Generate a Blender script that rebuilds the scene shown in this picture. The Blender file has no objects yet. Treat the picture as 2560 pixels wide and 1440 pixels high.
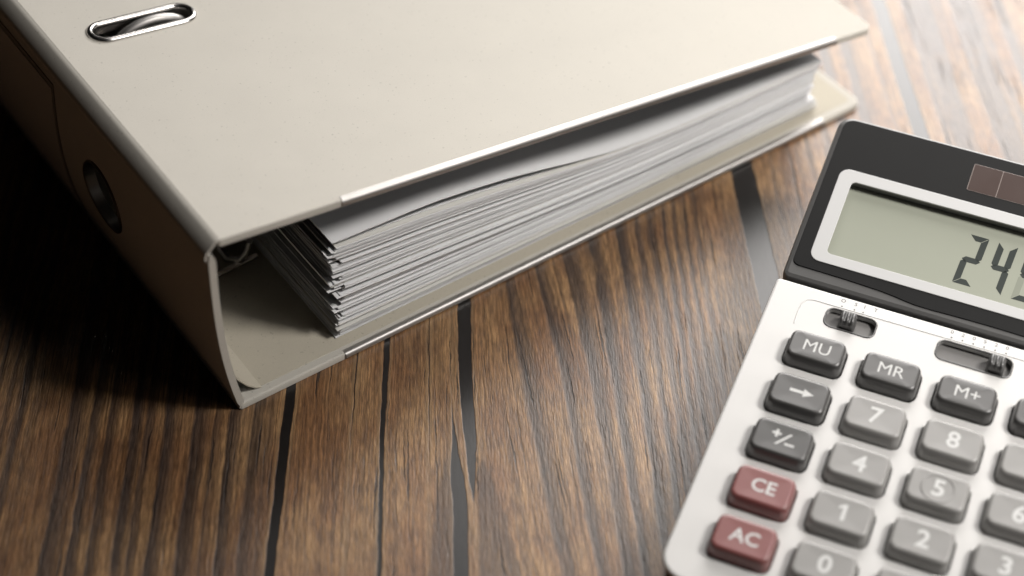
import bpy, bmesh, math, random
from mathutils import Vector, Matrix
R = math.radians
scn = bpy.context.scene
col = scn.collection
MM = 0.001

# ------------------------------------------------------------------ camera
cam_d = bpy.data.cameras.new('camera')
cam = bpy.data.objects.new('camera', cam_d); col.objects.link(cam)
cam.location = (-0.149784, -0.354072, 0.438660)
cam.rotation_euler = (0.7810, -0.0180, -0.6180)
cam_d.sensor_width = 36.0
cam_d.lens = 60.37
cam_d.clip_start = 0.01; cam_d.clip_end = 20
cam_d.dof.use_dof = True
cam_d.dof.focus_distance = 0.583
cam_d.dof.aperture_fstop = 4.6
cam_d.dof.aperture_blades = 7
scn.camera = cam

# ------------------------------------------------------------------ world and lamps
w = bpy.data.worlds.new('World'); scn.world = w; w.use_nodes = True
w.node_tree.nodes['Background'].inputs[0].default_value = (1.0, 0.93, 0.85, 1)
w.node_tree.nodes['Background'].inputs[1].default_value = 0.003

def area(name, loc, aim, sx, sy, power, color, spread=180):
    d = bpy.data.lights.new(name, 'AREA'); d.shape = 'RECTANGLE'; d.size = sx; d.size_y = sy
    d.energy = power; d.color = color; d.spread = R(spread)
    o = bpy.data.objects.new(name, d); col.objects.link(o)
    o.location = loc
    o.rotation_euler = (Vector(aim) - Vector(loc)).to_track_quat('-Z', 'Y').to_euler()
    return o
# a broad window light behind and to the right, and a softbox above the front
area('window_light', (0.90, 0.42, 0.68), (0.34, -0.03, 0.0), 0.80, 0.80, 3.3, (1.0, 0.965, 0.93), 95)
area('grazing_sheen_light', (1.75, 0.95, 0.86), (0.35, 0.0, 0.0), 1.1, 0.6, 19.0, (1.0, 0.975, 0.955))  # added low lamp, no second window: strengthens the sheen on the far right wood
area('softbox_light', (0.50, -0.43, 0.72), (0.27, -0.07, 0.02), 0.18, 0.18, 1.58, (1.0, 0.965, 0.925), 85)
area('paper_fill_light', (0.58, -0.78, 0.40), (0.16, 0.0, 0.03), 0.35, 0.35, 1.1, (1.0, 0.965, 0.93))  # added weak fill lamp, no real reflector: lifts the front edges of the paper

vs = scn.view_settings
vs.view_transform = 'Standard'; vs.look = 'None'; vs.exposure = 0.0; vs.gamma = 1.0; vs.use_curve_mapping = False
scn.render.resolution_x = 1024; scn.render.resolution_y = 576
scn.render.engine = 'CYCLES'
scn.cycles.diffuse_bounces = 1
scn.cycles.sample_clamp_indirect = 2.0

# ------------------------------------------------------------------ node helper
class NT:
    def __init__(s, name):
        s.m = bpy.data.materials.new(name); s.m.use_nodes = True
        s.t = s.m.node_tree; s.n = s.t.nodes; s.l = s.t.links
        s.b = s.n['Principled BSDF']
    def put(s, sock, v):
        if isinstance(v, bpy.types.NodeSocket): s.l.new(v, sock)
        elif v is not None: sock.default_value = v
    def math(s, op, a, b=None, c=None, clamp=False):
        n = s.n.new('ShaderNodeMath'); n.operation = op; n.use_clamp = clamp
        s.put(n.inputs[0], a)
        if b is not None: s.put(n.inputs[1], b)
        if c is not None: s.put(n.inputs[2], c)
        return n.outputs[0]
    def add(s, a, b): return s.math('ADD', a, b)
    def sub(s, a, b): return s.math('SUBTRACT', a, b)
    def mul(s, a, b): return s.math('MULTIPLY', a, b)
    def dot(s, v, d):
        n = s.n.new('ShaderNodeVectorMath'); n.operation = 'DOT_PRODUCT'
        s.put(n.inputs[0], v); n.inputs[1].default_value = d; return n.outputs['Value']
    def xyz(s, x, y, z=0.0):
        n = s.n.new('ShaderNodeCombineXYZ'); s.put(n.inputs[0], x); s.put(n.inputs[1], y); s.put(n.inputs[2], z); return n.outputs[0]
    def coord(s, k='Object'):
        return s.n.new('ShaderNodeTexCoord').outputs[k]
    def noise(s, vec, scale=1.0, detail=2.0, rough=0.5, dist=0.0):
        n = s.n.new('ShaderNodeTexNoise'); s.put(n.inputs['Vector'], vec)
        n.inputs['Scale'].default_value = scale; n.inputs['Detail'].default_value = detail
        n.inputs['Roughness'].default_value = rough; n.inputs['Distortion'].default_value = dist
        return n.outputs[0]
    def smooth(s, v, a, b, lo=0.0, hi=1.0):
        n = s.n.new('ShaderNodeMapRange'); n.interpolation_type = 'SMOOTHSTEP'
        s.put(n.inputs[0], v)
        for i, q in zip((1, 2, 3, 4), (a, b, lo, hi)): s.put(n.inputs[i], q)
        return n.outputs[0]
    def curve(s, v, lo, hi, pts, ylo=0.0, yhi=1.0):
        """piecewise curve of v over [lo, hi]; pts hold real values between ylo and yhi"""
        n = s.n.new('ShaderNodeFloatCurve')
        c = n.mapping.curves[0]
        P = sorted((max(0, min(1, (x - lo) / (hi - lo))), (y - ylo) / (yhi - ylo)) for x, y in pts)
        while len(c.points) < len(P): c.points.new(0.5, 0.5)
        for q, (x, y) in zip(c.points, P): q.location = (x, y); q.handle_type = 'VECTOR'
        n.mapping.use_clip = True; n.mapping.extend = 'HORIZONTAL'; n.mapping.update()
        f = s.math('DIVIDE', s.sub(v, lo), hi - lo, clamp=True)
        s.put(n.inputs['Value'], f)
        return s.add(s.mul(n.outputs[0], yhi - ylo), ylo)
    def mix(s, f, a, b, mode='MIX'):
        n = s.n.new('ShaderNodeMix'); n.data_type = 'RGBA'; n.blend_type = mode
        s.put(n.inputs[0], f)
        for i, q in ((6, a), (7, b)):
            s.put(n.inputs[i], q if isinstance(q, bpy.types.NodeSocket) else (*q, 1))
        return n.outputs[2]
    def bump(s, h, strength, dist):
        n = s.n.new('ShaderNodeBump'); n.inputs['Strength'].default_value = strength
        n.inputs['Distance'].default_value = dist; s.put(n.inputs['Height'], h)
        s.l.new(n.outputs[0], s.b.inputs['Normal'])

def plain(name, c, rough=0.5, metal=0.0, spec=0.5, grain=0.0, gscale=900.0, bumpd=0.0, rvar=0.0, coat=0.0):
    k = NT(name)
    b = k.b
    co = k.coord()
    if grain:
        n1 = k.noise(co, gscale, 3.0, 0.6); n2 = k.noise(co, gscale * 0.06, 3.0, 0.6)
        f = k.math('MULTIPLY_ADD', k.add(k.sub(n1, 0.5), k.mul(k.sub(n2, 0.5), 0.7)), grain * 2, 1.0)
        vm = k.n.new('ShaderNodeVectorMath'); vm.operation = 'SCALE'; vm.inputs[0].default_value = c; k.put(vm.inputs['Scale'], f)
        k.l.new(vm.outputs[0], b.inputs['Base Color'])
        if bumpd: k.bump(n1, 1.0, bumpd)
    else:
        b.inputs['Base Color'].default_value = (*c, 1)
    if rvar:
        k.put(b.inputs['Roughness'], k.math('MULTIPLY_ADD', k.noise(co, 120.0, 4.0, 0.65), rvar * 2, rough - rvar))
    else:
        b.inputs['Roughness'].default_value = rough
    b.inputs['Metallic'].default_value = metal
    b.inputs['Specular IOR Level'].default_value = spec
    if coat: b.inputs['Coat Weight'].default_value = coat; b.inputs['Coat Roughness'].default_value = 0.25
    return k.m

# ------------------------------------------------------------------ wood
def wood():
    k = NT('stained_wood')
    GA = 0.987
    v = k.coord()
    s = k.mul(k.dot(v, (math.sin(GA), -math.cos(GA), 0)), 1000.0)      # across the grain, mm
    t = k.mul(k.dot(v, (math.cos(GA), math.sin(GA), 0)), 1000.0)       # along the grain, mm
    big = k.sub(k.noise(k.xyz(k.mul(s, 0.030), k.mul(t, 0.009)), 1.0, 2.0, 0.5), 0.5)
    med = k.sub(k.noise(k.xyz(k.mul(s, 0.16), k.mul(t, 0.055), 3.0), 1.0, 2.0, 0.55), 0.5)
    fine = k.sub(k.noise(k.xyz(k.mul(s, 0.9), k.mul(t, 0.22), 7.0), 1.0, 3.0, 0.6), 0.5)
    lean = k.curve(s, 60, 160, [(60, 0), (78, 0), (86, .055), (94, .118), (106, .118), (116, .085), (126, .045), (136, .02), (150, 0), (160, 0)], 0, .2)
    wob = k.add(k.add(k.mul(big, 3.2), k.mul(med, 1.7)), k.mul(fine, 0.9))
    phi = k.add(k.add(s, k.mul(lean, t)), wob)
    # latewood profile across the board
    rnd = random.Random(5)
    marks = [(-57, 5, .85), (-49.5, 3.2, .9), (-43.5, 3, .8), (-35.5, 3.4, .95), (-30.7, 2.4, .8), (-24.7, 4, .9), (-15.3, 5, .85),
             (-8, 2.2, .6), (-3.3, 4, .85), (4.4, 4.2, .75), (9.5, 2.2, .5), (96.5, 5.0, .80), (109.5, 4.2, .82), (119.5, 4.4, .88), (126.7, 3.2, .95),
             (135.0, 3.6, .95), (141.3, 2.2, .95), (146, 1.9, .95), (150.5, 1.7, .95), (154.5, 1.6, .9), (158.5, 1.5, .9), (162.8, 1.5, .85), (166.3, 1.5, .5),
             (174, 1.2, .25), (195, 2.0, .45), (203, 1.6, .45), (211, 2.4, .5), (219, 2, .5)]
    pts = []
    def prof(x):
        d = 0.04
        for c, ww, a in marks:
            ww *= 1.25; u = (x - c) / ww
            if -0.08 < u < 1.0:
                e = min(1, (u + .08) / .12) * (1 - max(0, u) ** 3.0)
                if u < 0.16: e *= 1.15
                d = max(d, min(1, a * 1.02) * e)
        return d
    def samples(a, b, st):
        return [(a + st * i, prof(a + st * i)) for i in range(int((b - a) / st) + 1)]
    pl = k.curve(phi, -75, 20, samples(-75, 20, 0.6), 0, 1)
    pr = k.curve(phi, 90, 225, samples(90, 225, 0.8), 0, 1)
    p1 = k.math('MAXIMUM', k.mul(pl, k.smooth(phi, 20, 18)), k.mul(pr, k.smooth(phi, 90, 92)))
    n1 = k.noise(k.xyz(k.mul(phi, 0.115), k.mul(t, 0.0012), 11.0), 1.0, 2.0, 0.6)
    p2 = k.smooth(n1, 0.47, 0.60, 0.0, 0.85)
    inside = k.mul(k.smooth(s, -72, -64), k.smooth(s, 224, 214))
    late = k.add(k.mul(p1, inside), k.mul(p2, k.sub(1.0, inside)))
    n2 = k.noise(k.xyz(k.mul(phi, 0.55), k.mul(t, 0.006), 19.0), 1.0, 2.0, 0.6)
    late = k.math('ADD', late, k.mul(k.smooth(n2, 0.56, 0.72), 0.26), clamp=True)
    late = k.math('MULTIPLY', late, k.smooth(med, -0.34, -0.05, 0.55, 1.0), clamp=True)
    # blotches and colour
    bl = k.noise(k.xyz(k.mul(s, 0.055), k.mul(t, 0.022), 29.0), 1.0, 3.0, 0.6)
    bl2 = k.noise(k.xyz(k.mul(s, 0.35), k.mul(t, 0.10), 31.0), 1.0, 3.0, 0.6)
    early = k.mix(k.smooth(bl, 0.36, 0.64), (0.215, 0.108, 0.049), (0.330, 0.195, 0.094))
    early = k.mix(k.smooth(bl2, 0.40, 0.75, 0.0, 0.55), early, (0.105, 0.058, 0.036))
    colr = k.mix(late, early, (0.054, 0.038, 0.032))
    # fibres
    fib = k.noise(k.xyz(k.mul(s, 1.7), k.mul(t, 0.16), 41.0), 1.0, 4.0, 0.62)
    colr = k.mix(1.0, colr, k.mix(k.smooth(fib, 0.30, 0.72), (0.60, 0.58, 0.56), (1.32, 1.32, 1.30)), 'MULTIPLY')
    lines = k.noise(k.xyz(k.mul(phi, 1.5), k.mul(t, 0.014), 47.0), 1.0, 2.0, 0.6)
    colr = k.mix(1.0, colr, k.mix(k.smooth(lines, 0.34, 0.66), (0.62, 0.60, 0.58), (1.26, 1.26, 1.24)), 'MULTIPLY')
    # dark bands: (centre line, half width) along t
    edge = k.mul(k.sub(k.noise(k.xyz(k.mul(t, 0.12), k.mul(s, 0.02), 53.0), 1.0, 3.0, 0.6), 0.5), 1.1)
    se = k.add(s, edge)
    def band(cpts, wpts, soft=0.25):
        lo = -400; hi = 400
        c = k.curve(t, -120, 180, cpts, -100, 400); ww = k.curve(t, -120, 180, wpts, 0, 20)
        d = k.sub(ww, k.math('ABSOLUTE', k.sub(se, c)))
        return d
    dk = []
    dk.append(band([(-120, 11.6), (-67, 13.8), (-30, 15.2), (4, 16.2), (180, 22)], [(-120, 1.7), (-67, 1.65), (4, 1.75), (180, 1.2)]))
    dk.append(band([(-120, 47.9), (-68, 47.8), (-12, 47.6), (28, 48.5), (180, 50)], [(-120, .6), (-68, .75), (-12, .85), (28, 1.1), (180, 1.4)]))
    dk.append(band([(-120, 80), (-48, 77.6), (-20, 77.0), (12, 75.6), (45, 75.6), (180, 77)], [(-120, 0), (-41, 0), (-30, 1.2), (-10, 2.2), (45, 2.45), (180, 2.4)]))
    dk.append(band([(-120, 73.4), (-69, 73), (-39, 73), (-20, 71.6), (-4, 71.0), (180, 71)], [(-120, 2.7), (-69, 2.5), (-30, 2.4), (-18, 1.1), (-8, .45), (-2, .18), (4, 0), (180, 0)]))
    dk.append(band([(-120, 186.8), (51, 185.9), (102, 184.6), (180, 183)], [(-120, 4.0), (51, 4.6), (110, 4.6), (180, 3.8)]))
    dk.append(band([(-120, 63), (-7, 63.1), (39, 63.2), (180, 63.5)], [(-120, 0), (-30, .0), (-8, .18), (36, .25), (60, .12), (180, 0)]))
    dk.append(band([(-120, 36.6), (-20, 37.1), (20, 38.3), (180, 41)], [(-120, 0), (-14, .0), (-4, .22), (24, .3), (60, .2), (180, 0)]))
    dk.append(band([(-120, 262), (180, 258)], [(-120, 2.6), (180, 3.2)]))
    dmax = dk[0]
    for d in dk[1:]: dmax = k.math('MAXIMUM', dmax, d)
    mask = k.smooth(dmax, -0.10, 0.22)
    rim = k.mul(k.smooth(dmax, -1.3, -0.35), k.smooth(dmax, -0.02, -0.3))
    colr = k.mix(k.mul(rim, 0.42), colr, (0.30, 0.20, 0.105))
    # brown cathedral patches between the bands
    pa = k.smooth(band([(-120, 88), (-69, 85.2), (-23, 80.6), (180, 80)], [(-120, 10), (-69, 7.2), (-45, 5.0), (-28, 2.4), (-20, 0), (180, 0)]), -0.2, 1.4)
    pb = k.smooth(band([(-120, 66), (-69, 66.8), (-18, 69), (180, 69)], [(-120, 6), (-69, 4.6), (-40, 3.4), (-26, 1.6), (-17, 0), (180, 0)]), -0.2, 1.4)
    patch = k.math('MAXIMUM', pa, pb)
    colr = k.mix(k.mul(patch, 0.62), colr, (0.062, 0.043, 0.033))
    colr = k.mix(mask, colr, (0.010, 0.0085, 0.0082))
    # thin dark checks following the fibres
    ck = k.noise(k.xyz(k.mul(phi, 0.85), k.mul(t, 0.020), 61.0), 1.0, 2.0, 0.5)
    crack = k.mul(k.smooth(ck, 0.635, 0.69), k.sub(1.0, mask))
    colr = k.mix(k.mul(crack, 0.85), colr, (0.014, 0.010, 0.009))
    k.l.new(colr, k.b.inputs['Base Color'])
    rr = k.add(k.add(0.335, k.mul(fib, 0.10)), k.mul(late, -0.05))
    k.put(k.b.inputs['Roughness'], k.math('MULTIPLY_ADD', mask, -0.07, rr))
    k.b.inputs['Specular IOR Level'].default_value = 0.5; k.b.inputs['IOR'].default_value = 1.65
    h = k.sub(k.add(k.mul(fib, 0.55), k.mul(fine, 0.5)), k.add(k.mul(late, 0.30), k.add(k.mul(mask, 0.15), k.mul(crack, 0.6))))
    h = k.mul(h, k.math('MULTIPLY_ADD', mask, -0.85, 1.0))
    k.bump(h, 0.6, 0.00040)
    return k.m

M = {}
M['wood'] = wood()
def cloth(name, c, rough, spec):
    k = NT(name); co = k.coord()
    n1 = k.noise(co, 2600.0, 3.0, 0.6); n2 = k.noise(co, 60.0, 4.0, 0.62); n3 = k.noise(co, 850.0, 1.0, 0.4); n4 = k.noise(co, 14.0, 3.0, 0.6)
    f = k.add(k.add(k.mul(k.sub(n1, 0.5), 0.20), k.mul(k.sub(n2, 0.5), 0.10)), k.mul(k.sub(n4, 0.5), 0.07))
    f = k.sub(k.add(f, 1.0), k.smooth(n3, 0.70, 0.76, 0.0, 0.22))
    vm = k.n.new('ShaderNodeVectorMath'); vm.operation = 'SCALE'; vm.inputs[0].default_value = c; k.put(vm.inputs['Scale'], f)
    k.l.new(vm.outputs[0], k.b.inputs['Base Color'])
    k.put(k.b.inputs['Roughness'], k.add(rough - 0.06, k.mul(n2, 0.12)))
    k.b.inputs['Specular IOR Level'].default_value = spec
    k.bump(k.add(n1, k.mul(n2, 2.0)), 1.0, 0.00003)
    return k.m
M['cloth'] = cloth('beige_book_paper', (0.535, 0.508, 0.455), 0.68, 0.25)
M['lining'] = cloth('beige_lining_paper', (0.50, 0.458, 0.375), 0.72, 0.25)
M['steel'] = plain('brushed_steel', (0.44, 0.425, 0.41), 0.50, 1.0, rvar=0.06)
M['nickel'] = plain('nickel_plate', (0.62, 0.60, 0.58), 0.24, 1.0, rvar=0.03)
M['gunmetal'] = plain('dark_steel', (0.11, 0.10, 0.09), 0.40, 1.0, rvar=0.05)
M['paper'] = plain('white_paper', (0.84, 0.84, 0.845), 0.75, spec=0.3, grain=0.012, gscale=1500)
M['paper_cream'] = plain('cream_paper', (0.74, 0.725, 0.68), 0.75, spec=0.3, grain=0.012, gscale=1500)
M['pocket'] = plain('clear_pocket_film', (0.22, 0.20, 0.18), 0.34, spec=0.5, rvar=0.05)
M['card'] = plain('label_card', (0.50, 0.47, 0.44), 0.45)
M['silver'] = plain('silver_paint', (0.675, 0.666, 0.652), 0.34, spec=0.5, grain=0.012, gscale=5000, rvar=0.03)
M['case'] = plain('black_case_plastic', (0.012, 0.012, 0.012), 0.45, rvar=0.05)
M['rim'] = plain('charcoal_rim_plastic', (0.095, 0.094, 0.092), 0.36, rvar=0.04, grain=0.05, gscale=6000)
M['panel'] = plain('black_panel_plastic', (0.0105, 0.0105, 0.0105), 0.45, rvar=0.04, spec=0.2)
M['bezel'] = plain('pale_bezel_paint', (0.60, 0.60, 0.597), 0.45, rvar=0.03)
M['lcd'] = plain('lcd_film', (0.350, 0.366, 0.300), 0.55, spec=0.3, grain=0.01, gscale=300)
M['seg'] = plain('lcd_segment_on', (0.030, 0.038, 0.034), 0.55, spec=0.3)
M['segoff'] = plain('lcd_segment_off', (0.270, 0.285, 0.232), 0.55, spec=0.3)
M['solar'] = plain('solar_cell_film', (0.066, 0.042, 0.036), 0.30, spec=0.6, rvar=0.04)
M['line'] = plain('pale_print', (0.30, 0.25, 0.23), 0.4)
M['key_dark'] = plain('charcoal_key_plastic', (0.052, 0.050, 0.048), 0.36, rvar=0.03, grain=0.04, gscale=5000)
M['key_grey'] = plain('grey_key_plastic', (0.265, 0.258, 0.248), 0.38, rvar=0.03, grain=0.03, gscale=5000)
M['key_red'] = plain('red_key_plastic', (0.215, 0.066, 0.062), 0.38, rvar=0.03, grain=0.03, gscale=5000)
M['legend'] = plain('white_legend_ink', (0.62, 0.62, 0.61), 0.5)
M['ink'] = plain('grey_print_ink', (0.05, 0.05, 0.05), 0.5)
M['slotfloor'] = plain('grey_slot_floor', (0.17, 0.165, 0.16), 0.5)
M['knob'] = plain('grey_knob_plastic', (0.060, 0.059, 0.058), 0.38)

for q in ('key_dark', 'key_grey', 'key_red', 'rim', 'knob'):
    M[q].node_tree.nodes['Principled BSDF'].inputs['IOR'].default_value = 1.75

# ------------------------------------------------------------------ mesh helpers
def fin(name, bm, mat, parent=None, smooth=30, loc=None, rot=None):
    me = bpy.data.meshes.new(name)
    bmesh.ops.recalc_face_normals(bm, faces=bm.faces)
    bm.to_mesh(me); bm.free()
    return link(name, me, mat, parent, smooth, loc, rot)
def link(name, me, mat, parent=None, smooth=30, loc=None, rot=None):
    if mat is not None and not me.materials: me.materials.append(mat)
    if smooth is not None and not me.get('sm'):
        me.shade_smooth(); me.set_sharp_from_angle(angle=R(smooth)); me['sm'] = 1
        for p in me.polygons:          # big flat faces keep their own normal
            if p.area > 1.5e-7 and abs(p.normal.z) > 0.9995: p.use_smooth = False
    o = bpy.data.objects.new(name, me); col.objects.link(o)
    if parent: o.parent = parent
    if loc: o.location = loc
    if rot: o.rotation_euler = rot
    return o
def thing(name, label, cat, loc=(0, 0, 0), rz=0.0, group=None):
    o = bpy.data.objects.new(name, None); col.objects.link(o)
    o.empty_display_size = 0.02; o.location = loc; o.rotation_euler = (0, 0, rz)
    o['label'] = label; o['category'] = cat
    if group: o['group'] = group
    return o
def rrect(cx, cy, hw, hh, r, d=0.0, n=5):
    """rounded rectangle loop in mm, inset by d; r may be four radii (br, tr, tl, bl)"""
    rs = r if isinstance(r, tuple) else (r,) * 4
    hw -= d; hh -= d; P = []
    for (sx, sy, a0), rr in zip(((1, -1, -90), (1, 1, 0), (-1, 1, 90), (-1, -1, 180)), rs):
        rr = max(0.08, rr - d)
        for i in range(n + 1):
            a = R(a0 + 90 * i / n)
            P.append((cx + sx * (hw - rr) + rr * math.cos(a), cy + sy * (hh - rr) + rr * math.sin(a)))
    return P
def ring(bm, pts, z): return [bm.verts.new((x * MM, y * MM, z * MM)) for x, y in pts]
def bridge(bm, a, b):
    n = len(a)
    for i in range(n): bm.faces.new((a[i], a[(i + 1) % n], b[(i + 1) % n], b[i]))
def cap(bm, loops):
    E = []
    for L in loops:
        for i in range(len(L)):
            e = bm.edges.get((L[i], L[(i + 1) % len(L)])) or bm.edges.new((L[i], L[(i + 1) % len(L)]))
            E.append(e)
    bmesh.ops.triangle_fill(bm, use_beauty=True, use_dissolve=False, edges=E)
def plate(outer, holes, z0, z1, bev=0.5, hbev=None, bottom=True):
    """solid plate; outer and holes are functions d -> loop (inset by d); bevelled top edges"""
    bm = bmesh.new(); hb = bev if hbev is None else hbev
    tops = []; bots = []
    for f, sgn, b in [(outer, 1, bev)] + [(h, -1, hb) for h in holes]:
        prev = None
        for ins, zz in ((0, z0), (0, z1 - b), (b * .293, z1 - b * .293), (b, z1)):
            L = ring(bm, f(sgn * ins), zz)
            if prev: bridge(bm, prev, L)
            else: bots.append(L)
            prev = L
        tops.append(prev)
    cap(bm, tops)
    if bottom: cap(bm, bots)
    return bm
def loft(rings, capb=True, capt=True):
    bm = bmesh.new(); Ls = [[bm.verts.new(Vector(p) * MM) for p in rg] for rg in rings]
    for a, b in zip(Ls, Ls[1:]): bridge(bm, a, b)
    if capb: bm.faces.new(list(reversed(Ls[0])))
    if capt: bm.faces.new(Ls[-1])
    return bm
def box(bm, x0, x1, y0, y1, z0, z1):
    v = [bm.verts.new((x * MM, y * MM, z * MM)) for z in (z0, z1) for x, y in ((x0, y0), (x1, y0), (x1, y1), (x0, y1))]
    for q in ((3, 2, 1, 0), (4, 5, 6, 7), (0, 1, 5, 4), (1, 2, 6, 5), (2, 3, 7, 6), (3, 0, 4, 7)): bm.faces.new([v[i] for i in q])
def extrude_profile(pts, axis, a0, a1, nseg=1):
    """closed 2-d profile swept along an axis; pts (p, q) in mm"""
    bm = bmesh.new(); Ls = []
    for i in range(nseg + 1):
        a = a0 + (a1 - a0) * i / nseg
        Ls.append([bm.verts.new(Vector((a, p, q) if axis == 'x' else (p, a, q)) * MM) for p, q in pts])
    for a, b in zip(Ls, Ls[1:]): bridge(bm, a, b)
    bm.faces.new(list(reversed(Ls[0]))); bm.faces.new(Ls[-1])
    return bm
def tube(path, r, n=10, bm=None):
    bm = bm or bmesh.new(); Ls = []
    P = [Vector(p) for p in path]
    up = None
    for i, p in enumerate(P):
        d = (P[min(i + 1, len(P) - 1)] - P[max(i - 1, 0)]).normalized()
        if up is None: up = d.orthogonal().normalized()
        up = (up - d * up.dot(d)).normalized(); sd = d.cross(up)
        Ls.append([bm.verts.new((p + (up * math.cos(2 * math.pi * j / n) + sd * math.sin(2 * math.pi * j / n)) * r) * MM) for j in range(n)])
    for a, b in zip(Ls, Ls[1:]): bridge(bm, a, b)
    bm.faces.new(list(reversed(Ls[0]))); bm.faces.new(Ls[-1])
    return bm
def torus_loop(path, r, n=8):
    """closed tube round a loop of 3-d points"""
    bm = bmesh.new(); Ls = []; P = [Vector(p) for p in path]; N = len(P)
    c = sum(P, Vector()) / N
    nrm = (P[0] - c).cross(P[N // 4] - c).normalized()
    for i, p in enumerate(P):
        d = (P[(i + 1) % N] - P[i - 1]).normalized(); sd = d.cross(nrm).normalized()
        Ls.append([bm.verts.new((p + (nrm * math.cos(2 * math.pi * j / n) + sd * math.sin(2 * math.pi * j / n)) * r) * MM) for j in range(n)])
    for i in range(N): bridge(bm, Ls[i], Ls[(i + 1) % N])
    return bm
def boolean_cut(o, cutter_bm):
    me = bpy.data.meshes.new('cut'); bmesh.ops.recalc_face_normals(cutter_bm, faces=cutter_bm.faces); cutter_bm.to_mesh(me); cutter_bm.free()
    c = bpy.data.objects.new('cut', me); col.objects.link(c)
    m = o.modifiers.new('b', 'BOOLEAN'); m.operation = 'DIFFERENCE'; m.object = c; m.solver = 'EXACT'
    bpy.context.view_layer.update()
    new = bpy.data.meshes.new_from_object(o.evaluated_get(bpy.context.evaluated_depsgraph_get()))
    o.modifiers.clear(); o.data = new; new.name = o.name
    new.shade_smooth(); new.set_sharp_from_angle(angle=R(30))
    bpy.data.objects.remove(c)
def text_bm(txt, cap_h, bold=0.0):
    cu = bpy.data.curves.new('txt', 'FONT'); cu.body = txt; cu.size = cap_h / 0.70; cu.align_x = 'CENTER'
    cu.offset = bold; cu.extrude = 0.02; cu.resolution_u = 3
    o = bpy.data.objects.new('txt', cu); col.objects.link(o); bpy.context.view_layer.update()
    me = bpy.data.meshes.new_from_object(o.evaluated_get(bpy.context.evaluated_depsgraph_get()))
    bpy.data.objects.remove(o); bpy.data.curves.remove(cu)
    bm = bmesh.new(); bm.from_mesh(me); bpy.data.meshes.remove(me)
    ys = [v.co.y for v in bm.verts]; xs = [v.co.x for v in bm.verts]
    my = (min(ys) + max(ys)) / 2; mx = (min(xs) + max(xs)) / 2
    for v in bm.verts: v.co = Vector(((v.co.x - mx), (v.co.y - my), v.co.z)) * MM
    return bm
def poly_bm(polys, z0=0.0, z1=0.04):
    bm = bmesh.new()
    for P in polys:
        a = ring(bm, P, z0); b = ring(bm, P, z1); bridge(bm, a, b); bm.faces.new(b)
    return bm

# ------------------------------------------------------------------ table
bm = bmesh.new()
box(bm, -900, 1300, -900, 1300, -28, 0)
table = fin('table_top', bm, M['wood'], smooth=None)
table['kind'] = 'structure'; table['label'] = 'brown stained wooden table top with dark grain bands'; table['category'] = 'table'

# ------------------------------------------------------------------ lever arch file
A_ = 0.133; H_ = 77.74; TX = 1.02; LEN = 318.0; WID = 285.0; TH = 2.7
f_ = thing('lever_arch_file', 'beige lever arch file lying flat on the wooden table, full of paper', 'file')

def cover_outline(d): return rrect(WID / 2, LEN / 2, WID / 2, LEN / 2, (4.5, 4.5, 1.2, 1.2), d, 6)
def slot(y): return lambda d: rrect(33.4, y, 19.0, 5.0, 4.99, d, 8)
# under cover
bm = plate(lambda d: [(x, y) for x, y in cover_outline(d)], [], 0.25, TH, 0.9)
o = fin('back_cover', bm, M['cloth'], f_, 40); o['label'] = 'under cover of the file lying on the table'
bm = plate(lambda d: rrect(WID / 2 + 1, LEN / 2, WID / 2 - 4.5, LEN / 2 - 3.5, 2.0, d, 4), [], TH - 0.1, TH + 0.12, 0.08)
fin('lining_sheet', bm, M['lining'], o, 40)
# upper cover, tilted down to the fore edge
rotA = (0, A_, 0); locA = (TX * MM, 0.0006, H_ * MM)
bm = plate(cover_outline, [slot(117.0), slot(199.0)], -TH, 0.0, 0.8, 0.3)
front = fin('front_cover', bm, M['cloth'], f_, 40, locA, rotA); front['label'] = 'upper cover of the file with metal rimmed slots'
for y in (117.0, 199.0):
    path = [(x, yy, -0.05) for x, yy in rrect(33.4, y, 19.3, 5.3, 5.29, 0, 10)]
    bm = torus_loop(path, 1.25, 12)
    # sleeve of the eyelet running down through the board
    a = rrect(33.4, y, 18.6, 4.6, 4.59, 0, 10); b = rrect(33.4, y, 18.6, 4.6, 4.59, 0, 10)
    L1 = ring(bm, a, -0.3); L2 = ring(bm, b, -TH - 0.8); bridge(bm, L1, L2)
    e = fin('slot_eyelet', bm, M['nickel'], front, 60)
# metal edge protectors: half-round channels over the front edges
def channel(th, lip=1.9, out=0.35, w=0.16):
    P = [(lip, w)]
    r = th / 2 + w
    for i in range(13):
        a = R(90 + 180 * i / 12); P.append((0.55 - 0.0 + (out + 0.75) * math.cos(a), -th / 2 + r * math.sin(a)))
    P.append((lip, -th - w)); P.append((lip, -th - 0.02))
    P.append((0.6, -th - 0.02)); P.append((0.6, 0.02)); P.append((lip, 0.02))
    return P
bm = extrude_profile(channel(TH), 'x', 44.0, 264.5)
fin('edge_protector', bm, M['steel'], front, 50)
bm = extrude_profile([(y, z + TH) for y, z in channel(TH - 0.25, w=0.14)], 'x', 41.4, 264.0)
back = [c for c in f_.children if c.name.startswith('back_cover')][0]
fin('edge_protector', bm, M['steel'], back, 50)

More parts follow.
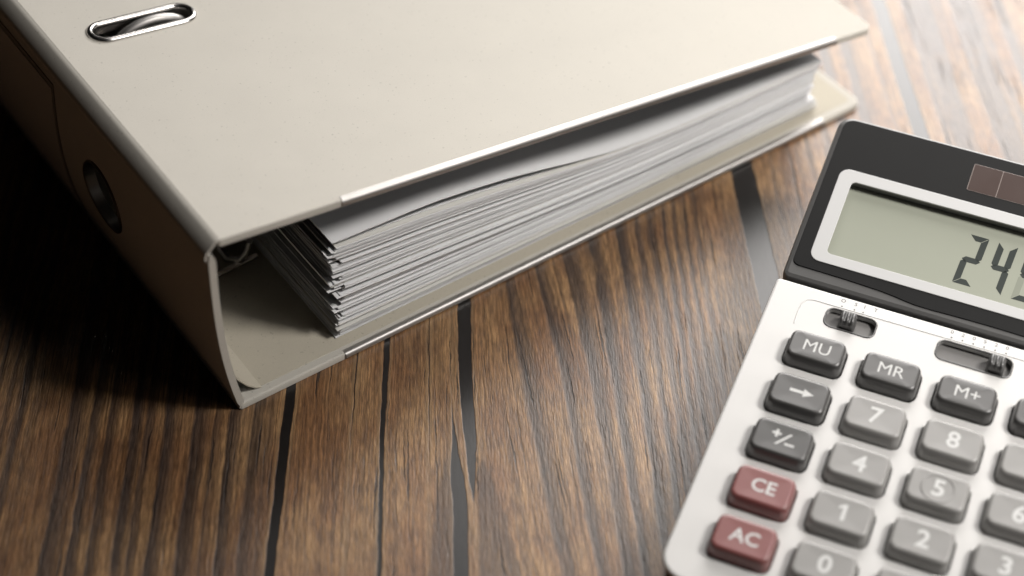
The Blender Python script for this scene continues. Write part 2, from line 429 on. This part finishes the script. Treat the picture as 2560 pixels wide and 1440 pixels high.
# spine, bowed slightly outwards
def spine_x(z, y):
    q = max(0.0, min(1.0, (z - 1.0) / 72.0))
    bulge = math.sin(math.pi * q ** 0.85) * (2.4 + 1.9 * math.sin(math.pi * min(1, max(0, y / LEN))) ** 0.8)
    return 0.2 - 3.3 * q - bulge + 0.9 * (1 - q) ** 6 * 4 * 0
ny, nz = 40, 26
bm = bmesh.new(); G = {}
for side in (0, 1):
    for j in range(ny + 1):
        y = LEN * j / ny
        for i in range(nz + 1):
            z = 0.9 + (73.0 - 0.9) * i / nz
            th = 2.5 if 0 < i < nz else 1.5
            yy = y
            if j in (0, ny): yy = y + (0.35 if j == 0 else -0.35) * (1 if side == 0 else 1)
            G[side, j, i] = bm.verts.new(Vector((spine_x(z, y) + (th if side else (0.0 if 0 < i < nz else 0.5)), yy, z)) * MM)
for j in range(ny):
    for i in range(nz):
        bm.faces.new((G[0, j, i], G[0, j, i + 1], G[0, j + 1, i + 1], G[0, j + 1, i]))
        bm.faces.new((G[1, j, i], G[1, j + 1, i], G[1, j + 1, i + 1], G[1, j, i + 1]))
for i in range(nz):
    for j in (0, ny): bm.faces.new((G[0, j, i], G[1, j, i], G[1, j, i + 1], G[0, j, i + 1]))
for j in range(ny):
    for i in (0, nz): bm.faces.new((G[0, j, i], G[0, j + 1, i], G[1, j + 1, i], G[1, j, i]))
spine = fin('spine', bm, M['cloth'], f_, 50)
HY, HZ = 79.5, 39.5; HX = spine_x(HZ, HY)
cb = bmesh.new(); n = 40
La = [cb.verts.new(Vector((HX - 8, HY + 13 * math.cos(2 * math.pi * i / n), HZ + 13 * math.sin(2 * math.pi * i / n))) * MM) for i in range(n)]
Lb = [cb.verts.new(v.co + Vector((0.018, 0, 0))) for v in La]
bridge(cb, La, Lb); cb.faces.new(list(reversed(La))); cb.faces.new(Lb)
boolean_cut(spine, cb)
path = []
for i in range(40):
    a = 2 * math.pi * i / 40; y = HY + 13.2 * math.cos(a); z = HZ + 13.2 * math.sin(a)
    path.append((spine_x(z, y) - 0.05, y, z))
bm = torus_loop(path, 0.6, 8)
pin = [Vector((p[0] + 0.1, HY + (p[1] - HY) * 12.6 / 13.2, HZ + (p[2] - HZ) * 12.6 / 13.2)) for p in path]
La = [bm.verts.new(p * MM) for p in pin]; Lb = [bm.verts.new((p + Vector((3.6, 0, 0))) * MM) for p in pin]; bridge(bm, La, Lb)
fin('finger_ring', bm, M['gunmetal'], spine, 60)
# clear pocket with its card on the spine
def spine_patch(y0, y1, z0, z1, off, th, ny=14, nz=12):
    bm = bmesh.new(); V = {}
    for s_ in (0, 1):
        for j in range(ny + 1):
            for i in range(nz + 1):
                y = y0 + (y1 - y0) * j / ny; z = z0 + (z1 - z0) * i / nz
                V[s_, j, i] = bm.verts.new(Vector((spine_x(z, y) - off - (0 if s_ == 0 else th), y, z)) * MM)
    for j in range(ny):
        for i in range(nz):
            bm.faces.new((V[0, j, i], V[0, j, i + 1], V[0, j + 1, i + 1], V[0, j + 1, i]))
            bm.faces.new((V[1, j, i], V[1, j + 1, i], V[1, j + 1, i + 1], V[1, j, i + 1]))
    for i in range(nz):
        for j in (0, ny): bm.faces.new((V[0, j, i], V[1, j, i], V[1, j, i + 1], V[0, j, i + 1]))
    for j in range(ny):
        for i in (0, nz): bm.faces.new((V[0, j, i], V[0, j + 1, i], V[1, j + 1, i], V[1, j, i]))
    return bm
pk = fin('label_pocket', spine_patch(111, 300, 6, 67, 0.03, 0.30), M['pocket'], spine, 40)
fin('label_card', spine_patch(112.2, 297, 8, 65, 0.36, 0.20), M['card'], pk, 40)
# rounded hinge at the top of the spine and the folded hinge below
def band_profile(path, th):
    P = [Vector(p) for p in path]; Q = []
    for i, p in enumerate(P):
        d = (P[min(i + 1, len(P) - 1)] - P[max(i - 1, 0)]).normalized(); Q.append(p + Vector((d.y, -d.x)) * th)
    return [tuple(p) for p in P] + [tuple(q) for q in reversed(Q)]
ct, sn = math.cos(A_), math.sin(A_)
def cov(x, z): return (TX + x * ct + z * sn, H_ - x * sn + z * ct)
xt = spine_x(72.6, 159) ; 
top = [cov(0.9, -0.9), cov(0.1, -1.05), cov(-0.5, -1.5), (-2.75, 73.6), (-3.15, 72.9), (-3.25, 72.0), (-3.0, 71.0)]
bm = extrude_profile(band_profile(top, 0.8), 'y', 0.9, LEN - 0.9, 12)
fin('hinge_strip', bm, M['cloth'], f_, 60)
bot = [(1.2, 3.0), (0.3, 2.2), (0.05, 1.2), (0.9, 0.45), (2.6, 0.3), (4.5, 0.35)]
bm = extrude_profile(band_profile(bot, -0.9), 'y', 0.2, LEN - 0.2, 12)
fin('hinge_strip', bm, M['cloth'], f_, 60)
lin = [(-0.9, 21.0), (0.4, 16.0), (2.6, 11.0), (5.4, 6.6), (8.0, 4.0), (10.2, 2.80)]
bm = extrude_profile(band_profile(lin, 0.45), 'y', 3.0, LEN - 3.0, 12)
fin('hinge_lining', bm, M['lining'], f_, 60)

# lever mechanism
mech = bpy.data.objects.new('lever_mechanism', None); col.objects.link(mech); mech.parent = f_; mech.empty_display_size = 0.02
bm = plate(lambda d: rrect(36, 158, 22, 62, 4, d), [], TH + 0.15, TH + 1.4, 0.4)
fin('base_plate', bm, M['nickel'], mech, 40)
for y in (117.0, 197.0):
    pth = [(53.5, y + 1.4, TH + 1.2), (53.5, y + 1.4, 40)]
    for i in range(17):
        a = R(180 * i / 16)
        pth.append((36.0 + 17.5 * math.cos(a), y + 1.4, 55 + 17.6 * math.sin(a) ** 0.8))
    pth += [(18.5, y + 1.4, 40), (18.5, y + 1.4, TH + 1.2)]
    bm = tube(pth, 1.9, 12)
    fin('ring_arch', bm, M['steel'], mech, 60)
lp = [(35.5, 54, 17), (34.5, 54.5, 12), (32, 55.5, 8.4), (29, 60, 6.6), (28.5, 90, 7.2), (28, 120, 6.5)]
fin('lever_handle', tube(lp, 1.3, 10), M['nickel'], mech, 60)
fin('lever_pivot', tube([(21, 56, 5.6), (26, 56, 5.9), (38.5, 56, 6.6)], 1.2, 10), M['nickel'], mech, 60)
bp = [(20, 104, 44), (22, 101, 47.5), (34, 100, 48.5), (52, 100, 48.5), (56, 104, 48.5), (56, 159, 48.5), (56, 214, 48.5), (52, 218, 48.5), (34, 218, 48.5), (22, 217, 47.5), (20, 214, 44)]
fin('compressor_bar', tube(bp, 1.1, 8), M['nickel'], mech, 60)

# ------------------------------------------------------------------ paper in the file
ps = thing('paper_stack', 'thick stack of white paper sheets filed inside the beige lever arch file', 'paper', (0.044, 0.008, (TH + 0.12) * MM))
rnd = random.Random(11)
N = 112; X0 = 44.0; X1 = 261.5; TS = 0.205
def sm(a, b, x):
    q = max(0.0, min(1.0, (x - a) / (b - a))); return q * q * (3 - 2 * q)
xs = [X0 + (X1 - X0) * (i / 15.0) ** 1.25 for i in range(16)]
gaps = []
big = {8: .5, 14: .8, 22: 0.5, 28: .5, 33: .8, 41: .6, 47: .5, 52: 1.2, 60: .6, 66: .5, 71: .8, 78: 1.7, 83: .7, 91: .7, 98: .7, 104: .8, 108: .6}
for i in range(N):
    g = big.get(i, rnd.random() * 0.05 if rnd.random() < .84 else 0.12 + 0.22 * rnd.random())
    gaps.append((g, X0 + 110 + rnd.random() * 90, rnd.random()))
cum = [0.06] * len(xs)
grp_x = 0; grp_y = 0
def right_shift(f):   # how the fore edge of the stack leans and waves
    return 6.0 * (1 - sm(0.12, 0.36, f)) - 1.5 + 5.0 * f * f
for i in range(N):
    if rnd.random() < 0.08 or i in big or gaps[i][0] > .11: grp_x = rnd.gauss(0, 1.7); grp_y = rnd.gauss(0, 0.65)
    g, L, ph = gaps[i]
    for j, x in enumerate(xs):
        u = max(0.0, 1 - (x - X0) / (L - X0)) ** (1.15 + 0.9 * ph)
        lift = 1 + 0.35 * math.sin(min(1, (x - X0) / (L - X0)) * math.pi) * (ph - 0.3)
        cum[j] += TS + 0.010 + g * u * lift
        if i == N - 1: cum[j] += 2.0 * (1 - sm(X0, X0 + 30, x)) * 0 + 4.2 * sm(X0 - 10, X0 + 52, x) * (1 - sm(X0 + 60, X0 + 128, x)) + 1.6 * (1 - sm(X0, X0 + 60, x))
    dx = grp_x + rnd.gauss(0, 0.45); dy = grp_y + rnd.gauss(0, 0.26)
    if i < 3: dx = -1.8 if i == 1 else 4.0 - i
    if i == N - 1: dx = -0.2; dy = 0.0
    f = i / (N - 1)
    bm = bmesh.new(); rows = []
    for j, x in enumerate(xs):
        q = (x - X0) / (X1 - X0)
        xx = x - X0 + dx * (1 - 0.8 * q) + q * right_shift(f)
        z = cum[j] + 2.4 * f * f * sm(X0 - 8, X0 + 50, x) * (1 - sm(X0 + 55, X0 + 150, x))
        rows.append([bm.verts.new(Vector(v) * MM) for v in ((xx, dy, z - TS), (xx, dy, z), (xx, dy + 297, z + 0.0), (xx, dy + 297, z - TS))])
    for a, b in zip(rows, rows[1:]): bridge(bm, a, b)
    bm.faces.new(list(reversed(rows[0]))); bm.faces.new(rows[-1])
    fin('sheet', bm, M['paper_cream'] if rnd.random() < .12 else M['paper'], ps, 25)

# ------------------------------------------------------------------ calculator
CX, CY, YAW = 90.97, -147.66, -1.013
TK, HZK = 0.088, 24.0; TD = 0.27
c = thing('calculator', 'silver and black desktop calculator with grey, charcoal and red keys', 'calculator', (CX * MM, CY * MM, 0), YAW)
UC = 49.3; PH, PV = 24.648, 19.321
KLOC = (0, 5 * math.sin(TK) * MM, (HZK - 5 * math.cos(TK)) * MM); KROT = (TK, 0, 0)      # plate surface frame
DLOC = (0, 106.9 * MM, 28.4 * MM); DROT = (TD, 0, 0)                                    # display surface frame
def kplane(v, w): return (5 * math.sin(TK) + v * math.cos(TK) - w * math.sin(TK), HZK - 5 * math.cos(TK) + v * math.sin(TK) + w * math.cos(TK))
# lower case: below the plate
rings = []
for ins, mode in ((2.6, 'b'), (1.6, 'b2'), (0.7, 't')):
    rg = []
    for u, v in rrect(UC, 44.2, 70.6, 61.7, (8, 1.5, 1.5, 8), ins):
        y, z = kplane(v, -2.05)
        rg.append((u, y, {'b': 0.3, 'b2': 2.2, 't': z}[mode]))
    rings.append(rg)
bm = loft(rings, True, False)
lw = [[u, y, z - 3.6] for u, y, z in [(u, *kplane(v, -2.05)) for u, v in rrect(UC, 44.2, 70.6, 61.7, (8, 1.5, 1.5, 8), 1.6)]]
bm.verts.ensure_lookup_table()
nv = len(rings[0]); topv = list(bm.verts)[2 * nv:3 * nv]
inn = [bm.verts.new(Vector(p) * MM) for p in lw]; bridge(bm, topv, inn); bm.faces.new(inn)
fin('lower_case', bm, M['case'], c, 40)
rings = []
for ins, lift in ((9, 0.3), (7, 2.0), (5, None)):
    rg = []
    for u, v in rrect(UC, 36.0, 70.2, 35.6, 4, ins):
        y = 106.9 + v * math.cos(TD); z = 28.4 + v * math.sin(TD) - 8.6
        rg.append((u, y, z if lift is None else lift))
    rings.append(rg)
fin('display_base', loft(rings), M['case'], c, 40)
# keypad plate with openings for keys and sliders
def keyhole(i, j):
    hh = 6.7 if j == 0 else 7.3
    return lambda d: rrect(i * PH, (4 - j) * PV, 9.95, hh, 3.0, d, 4)
slot1 = lambda d: rrect(6.9, 95.6, 8.5, 4.1, 2.6, d, 5)
slot2 = lambda d: rrect(48.2, 95.9, 12.3, 4.2, 2.6, d, 5)
holes = [keyhole(i, j) for i in range(5) for j in range(5)] + [slot1, slot2]
bm = plate(lambda d: rrect(UC, 44.2, 70.7, 61.8, (8, 1.5, 1.5, 8), d, 8), holes, -2.0, 0.0, 0.9, 0.35)
kp = fin('keypad_plate', bm, M['silver'], c, 30, KLOC, KROT)
# shallow moulded ridge round the slider field
pr = [(-10.4, 88.5, 0.02), (-10.6, 94, 0.05), (-10.3, 98, 0.06), (-9.2, 100.0, 0.06), (-7, 100.7, 0.06), (0, 100.75, 0.06), (60, 101.3, 0.06), (106, 101.3, 0.04)]
fin('moulded_ridge', tube([(x, y, z - 0.18) for x, y, z in pr], 0.32, 8), M['silver'], kp, 60)
for s_, nm in ((slot1, 0), (slot2, 1)):
    p3 = [(x, y, 0.0) for x, y in s_(0)]
    sr = fin('slider_slot', torus_loop(p3, 0.34, 8), M['rim'], kp, 60)
    La = plate(lambda d: s_(-0.6 + d), [], -2.6, -2.05, 0.1)
    fin('slot_floor', La, M['slotfloor'], sr, 40)
def knob(u, v):
    rg = []
    for hw, hh, z in ((2.9, 3.0, -2.8), (2.8, 2.9, 1.2), (2.6, 2.5, 2.6), (2.2, 2.0, 3.0)):
        rg.append([(x, y, z) for x, y in rrect(0, 0, hw, hh, 1.0, 0, 4)])
    bm = loft(rg)
    for q in (-1.7, 0, 1.7):
        tube([(q, -2.2, 1.6), (q, -2.0, 2.6), (q, -1.2, 2.95), (q, 1.2, 2.95), (q, 2.0, 2.5)], 0.72, 8, bm)
    o = fin('slider_knob', bm, M['knob'], c, 50, None, KROT)
    y, z = kplane(v, 0); o.location = (u * MM, y * MM, z * MM)
knob(5.9, 95.2); knob(55.4, 95.5)
# printed marks beside the sliders
def mark(bm, u, v, z=0.0, name='printed_mark', mat='ink'):
    y, zz = kplane(v, z); fin(name, bm, M[mat], c, None, (u * MM, y * MM, zz * MM), KROT)
def dot(r): return [[(r * math.cos(2 * math.pi * i / 10), r * math.sin(2 * math.pi * i / 10)) for i in range(10)]]
for u, v, t in ((2.3, 104.0, 'O'), (6.6, 104.0, '5'), (9.6, 104.0, 'I'), (13.4, 104.0, 'T')):
    mark(text_bm(t, 1.45), u, v)
    if t != 'T': mark(poly_bm(dot(0.24), 0.16, 0.2), u + 0.1, 101.4)
for i, t in enumerate('020520'):
    mark(text_bm(t, 1.5), 39.1 + 3.65 * i, 104.4)
    mark(poly_bm(dot(0.27), 0.16, 0.2), 39.4 + 3.6 * i, 101.9)

# keys
def key_mesh(hh_top):
    rg = []
    for dw, dh, r, z in ((0.75, 0.95, 2.3, -7.2), (0.75, 0.95, 2.3, -4.6), (0.35, 0.45, 2.1, -1.4), (0.18, 0.2, 2.0, -0.7), (-0.05, -0.05, 1.9, -0.28), (-0.4, -0.4, 1.7, -0.06), (-0.9, -0.9, 1.4, 0.0)):
        rg.append([(x, y, z) for x, y in rrect(0, 0, 8.85 + dw, hh_top + dh, r + 0.5, 0, 5)])
    bm = loft(rg, False, False)
    L = list(bm.verts)[-24:]
    cen = bm.verts.new((0, 0, -0.12 * MM))
    inn = [bm.verts.new(v.co * 0.55 + Vector((0, 0, -0.07 * MM))) for v in L]
    bridge(bm, L, inn)
    for i in range(24): bm.faces.new((inn[i], inn[(i + 1) % 24], cen))
    me = bpy.data.meshes.new('key'); bmesh.ops.recalc_face_normals(bm, faces=bm.faces); bm.to_mesh(me); bm.free()
    return me
meshes = {}
def kmesh(row, mat):
    q = (row == 0, mat)
    if q not in meshes:
        me = key_mesh(5.35 if row == 0 else 6.1); me.materials.append(M[mat]); meshes[q] = me
    return meshes[q]
GRID = [['MU', 'MR', 'M+', 'M\u2212', '\u00f7'], ['arrow', '7', '8', '9', '\u00d7'], ['pm', '4', '5', '6', '\u2212'], ['CE', '1', '2', '3', '+'], ['AC', '0', '00', '.', '=']]
def rect(x0, x1, y0, y1): return [(x0, y0), (x1, y0), (x1, y1), (x0, y1)]
for j, row in enumerate(GRID):
    for i, t in enumerate(row):
        mat = 'key_red' if t in ('CE', 'AC') else 'key_grey' if (t.isdigit() or t == '.') else 'key_dark'
        v = (4 - j) * PV
        y = v * math.cos(TK); z = HZK + v * math.sin(TK)
        ko = link('key', kmesh(j, mat), None, c, 40, (i * PH * MM, y * MM, z * MM), KROT)
        if t == 'arrow': b = poly_bm([rect(-3.6, 1.0, -0.6, 0.6), [(0.8, -1.6), (4.2, 0), (0.8, 1.6)]])
        elif t == 'pm':
            b = poly_bm([rect(-3.8, -0.9, 0.9, 1.75), rect(-2.78, -1.92, 1.76, 2.8), rect(-2.78, -1.92, -0.12, 0.89), [(-2.2, -2.8), (-1.3, -2.8), (2.6, 2.2), (1.7, 2.2)], rect(0.9, 4.0, -2.3, -1.45)])
        elif t == '1': b = poly_bm([[(-0.2, -3.0), (1.0, -3.0), (1.0, 3.0), (0.05, 3.0), (-1.5, 1.95), (-1.5, 0.95), (-0.2, 1.65)]])
        else:
            b = text_bm(t, 6.0 if len(t) == 1 and t.isdigit() else 4.6 if t in ('CE', 'AC', '00') else 4.5, 0.17 if t.isdigit() else 0.10 if t in ('CE', 'AC') else 0.0)
        if mat == 'key_red': ko['label'] = 'red key marked ' + t
        lo = fin('legend', b, M['legend'], ko, None)
        lo.location = ((0.4 if t in ('arrow', 'pm') else 0.2) * MM, 0.2 * MM, -0.075 * MM)
        if t == '5':
            p3 = [(5.0 * math.cos(2 * math.pi * q / 40), 5.0 * math.sin(2 * math.pi * q / 40), -0.12) for q in range(40)]
            fin('tactile_ring', torus_loop(p3, 0.3, 8), M['key_grey'], ko, 60)

# display section
win = lambda d: rrect(UC, 28.9, 58.0, 15.45, 1.6, d, 5)
bm = plate(lambda d: rrect(UC, 36.0, 69.7, 35.4, (2.5, 5, 5, 2.5), d, 8), [lambda d: win(d - 0.4)], -9.0, 0.0, 1.6, 0.1)
dh = fin('display_housing', bm, M['rim'], c, 35, DLOC, DROT)
def panel_outline(d):
    P = []
    L, Rr, T = -18.5 + d, 117.1 - d, 70.0 - d
    low = [(-16, 5.75), (0, 5.5), (8, 5.2), (13, 4.95), (17.5, 4.5), (21, 3.95), (25, 3.5), (30, 3.45), (40, 3.7), (UC, 3.8)]
    full = low + [(2 * UC - x, y) for x, y in reversed(low[:-1])]
    for q in range(6):
        a = R(180 + 90 * q / 5); P.append((L + 2.5 + 2.5 * math.cos(a), 8.25 + d + 2.5 * math.sin(a)))
    P += [(x, y + d) for x, y in full[1:-1]]
    for q in range(6):
        a = R(270 + 90 * q / 5); P.append((Rr - 2.5 + 2.5 * math.cos(a), 8.25 + d + 2.5 * math.sin(a)))
    for q in range(6):
        a = R(90 * q / 5); P.append((Rr - 4 + 4 * math.cos(a), T - 4 + 4 * math.sin(a)))
    for q in range(6):
        a = R(90 + 90 * q / 5); P.append((L + 4 + 4 * math.cos(a), T - 4 + 4 * math.sin(a)))
    return P
bm = plate(panel_outline, [lambda d: rrect(UC, 29.2, 62.6, 19.4, 3.4, d, 6)], 0.02, 0.40, 0.15, 0.05)
dp = fin('display_panel', bm, M['panel'], dh, 30)
bm = plate(lambda d: rrect(UC, 29.2, 63.1, 19.8, 3.6, d, 6), [win], 0.05, 0.62, 0.18, 0.15)
fin('display_bezel', bm, M['bezel'], dh, 30)
bm = plate(lambda d: rrect(UC, 28.9, 59.4, 16.8, 1.0, d, 3), [], -3.6, -2.9, 0.05)
lcd = fin('lcd_screen', bm, M['lcd'], dh, 30)
SEG = {'2': 'abged', '4': 'fgbc', '5': 'afgcd', ' ': ''}
def digit(x0, ch):
    W_, y0, Hd, s_ = 6.5, 18.3, 20.4, 2.2
    h2 = Hd / 2; g = 0.13; hs = s_ / 2
    def sl(P): return [(x0 + x + (y) * 0.055, y0 + y) for x, y in P]
    T = {'a': [(g, Hd), (W_ - g, Hd), (W_ - s_ - g, Hd - s_), (s_ + g, Hd - s_)],
         'd': [(g, 0), (s_ + g, s_), (W_ - s_ - g, s_), (W_ - g, 0)],
         'g': [(g, h2), (hs + g, h2 + hs), (W_ - hs - g, h2 + hs), (W_ - g, h2), (W_ - hs - g, h2 - hs), (hs + g, h2 - hs)],
         'f': [(0, Hd - g), (s_, Hd - s_ - g), (s_, h2 + hs + g), (hs, h2 + g * .9), (0, h2 + hs + g * .4)],
         'e': [(0, g), (0, h2 - hs - g * .4), (hs, h2 - g * .9), (s_, h2 - hs - g), (s_, s_ + g)],
         'b': [(W_, Hd - g), (W_, h2 + hs + g * .4), (W_ - hs, h2 + g * .9), (W_ - s_, h2 + hs + g), (W_ - s_, Hd - s_ - g)],
         'c': [(W_, g), (W_ - s_, s_ + g), (W_ - s_, h2 - hs - g), (W_ - hs, h2 - g * .9), (W_, h2 - hs - g * .4)]}
    for k_, P in T.items():
        on = k_ in SEG[ch]
        if not on and ch in '24': continue
        b = poly_bm([sl(P)], -2.895, -2.87 if on else -2.88)
        fin('segment', b, M['seg' if on else 'segoff'], lcd, None)
digit(33.9, '2'); digit(43.8, '4'); digit(53.7, '5')
# solar cells
bm = plate(lambda d: rrect(UC, 59.5, 20.2, 5.7, 0.5, d, 3), [], 0.30, 0.47, 0.05)
sp = fin('solar_panel', bm, M['line'], dp, 30)
for q in range(4):
    bm = plate(lambda d: rrect(UC - 15.05 + 10.03 * q, 59.5, 4.9, 5.55, 0.2, d, 2), [], 0.40, 0.53, 0.03)
    fin('solar_cell', bm, M['solar'], sp, 30)
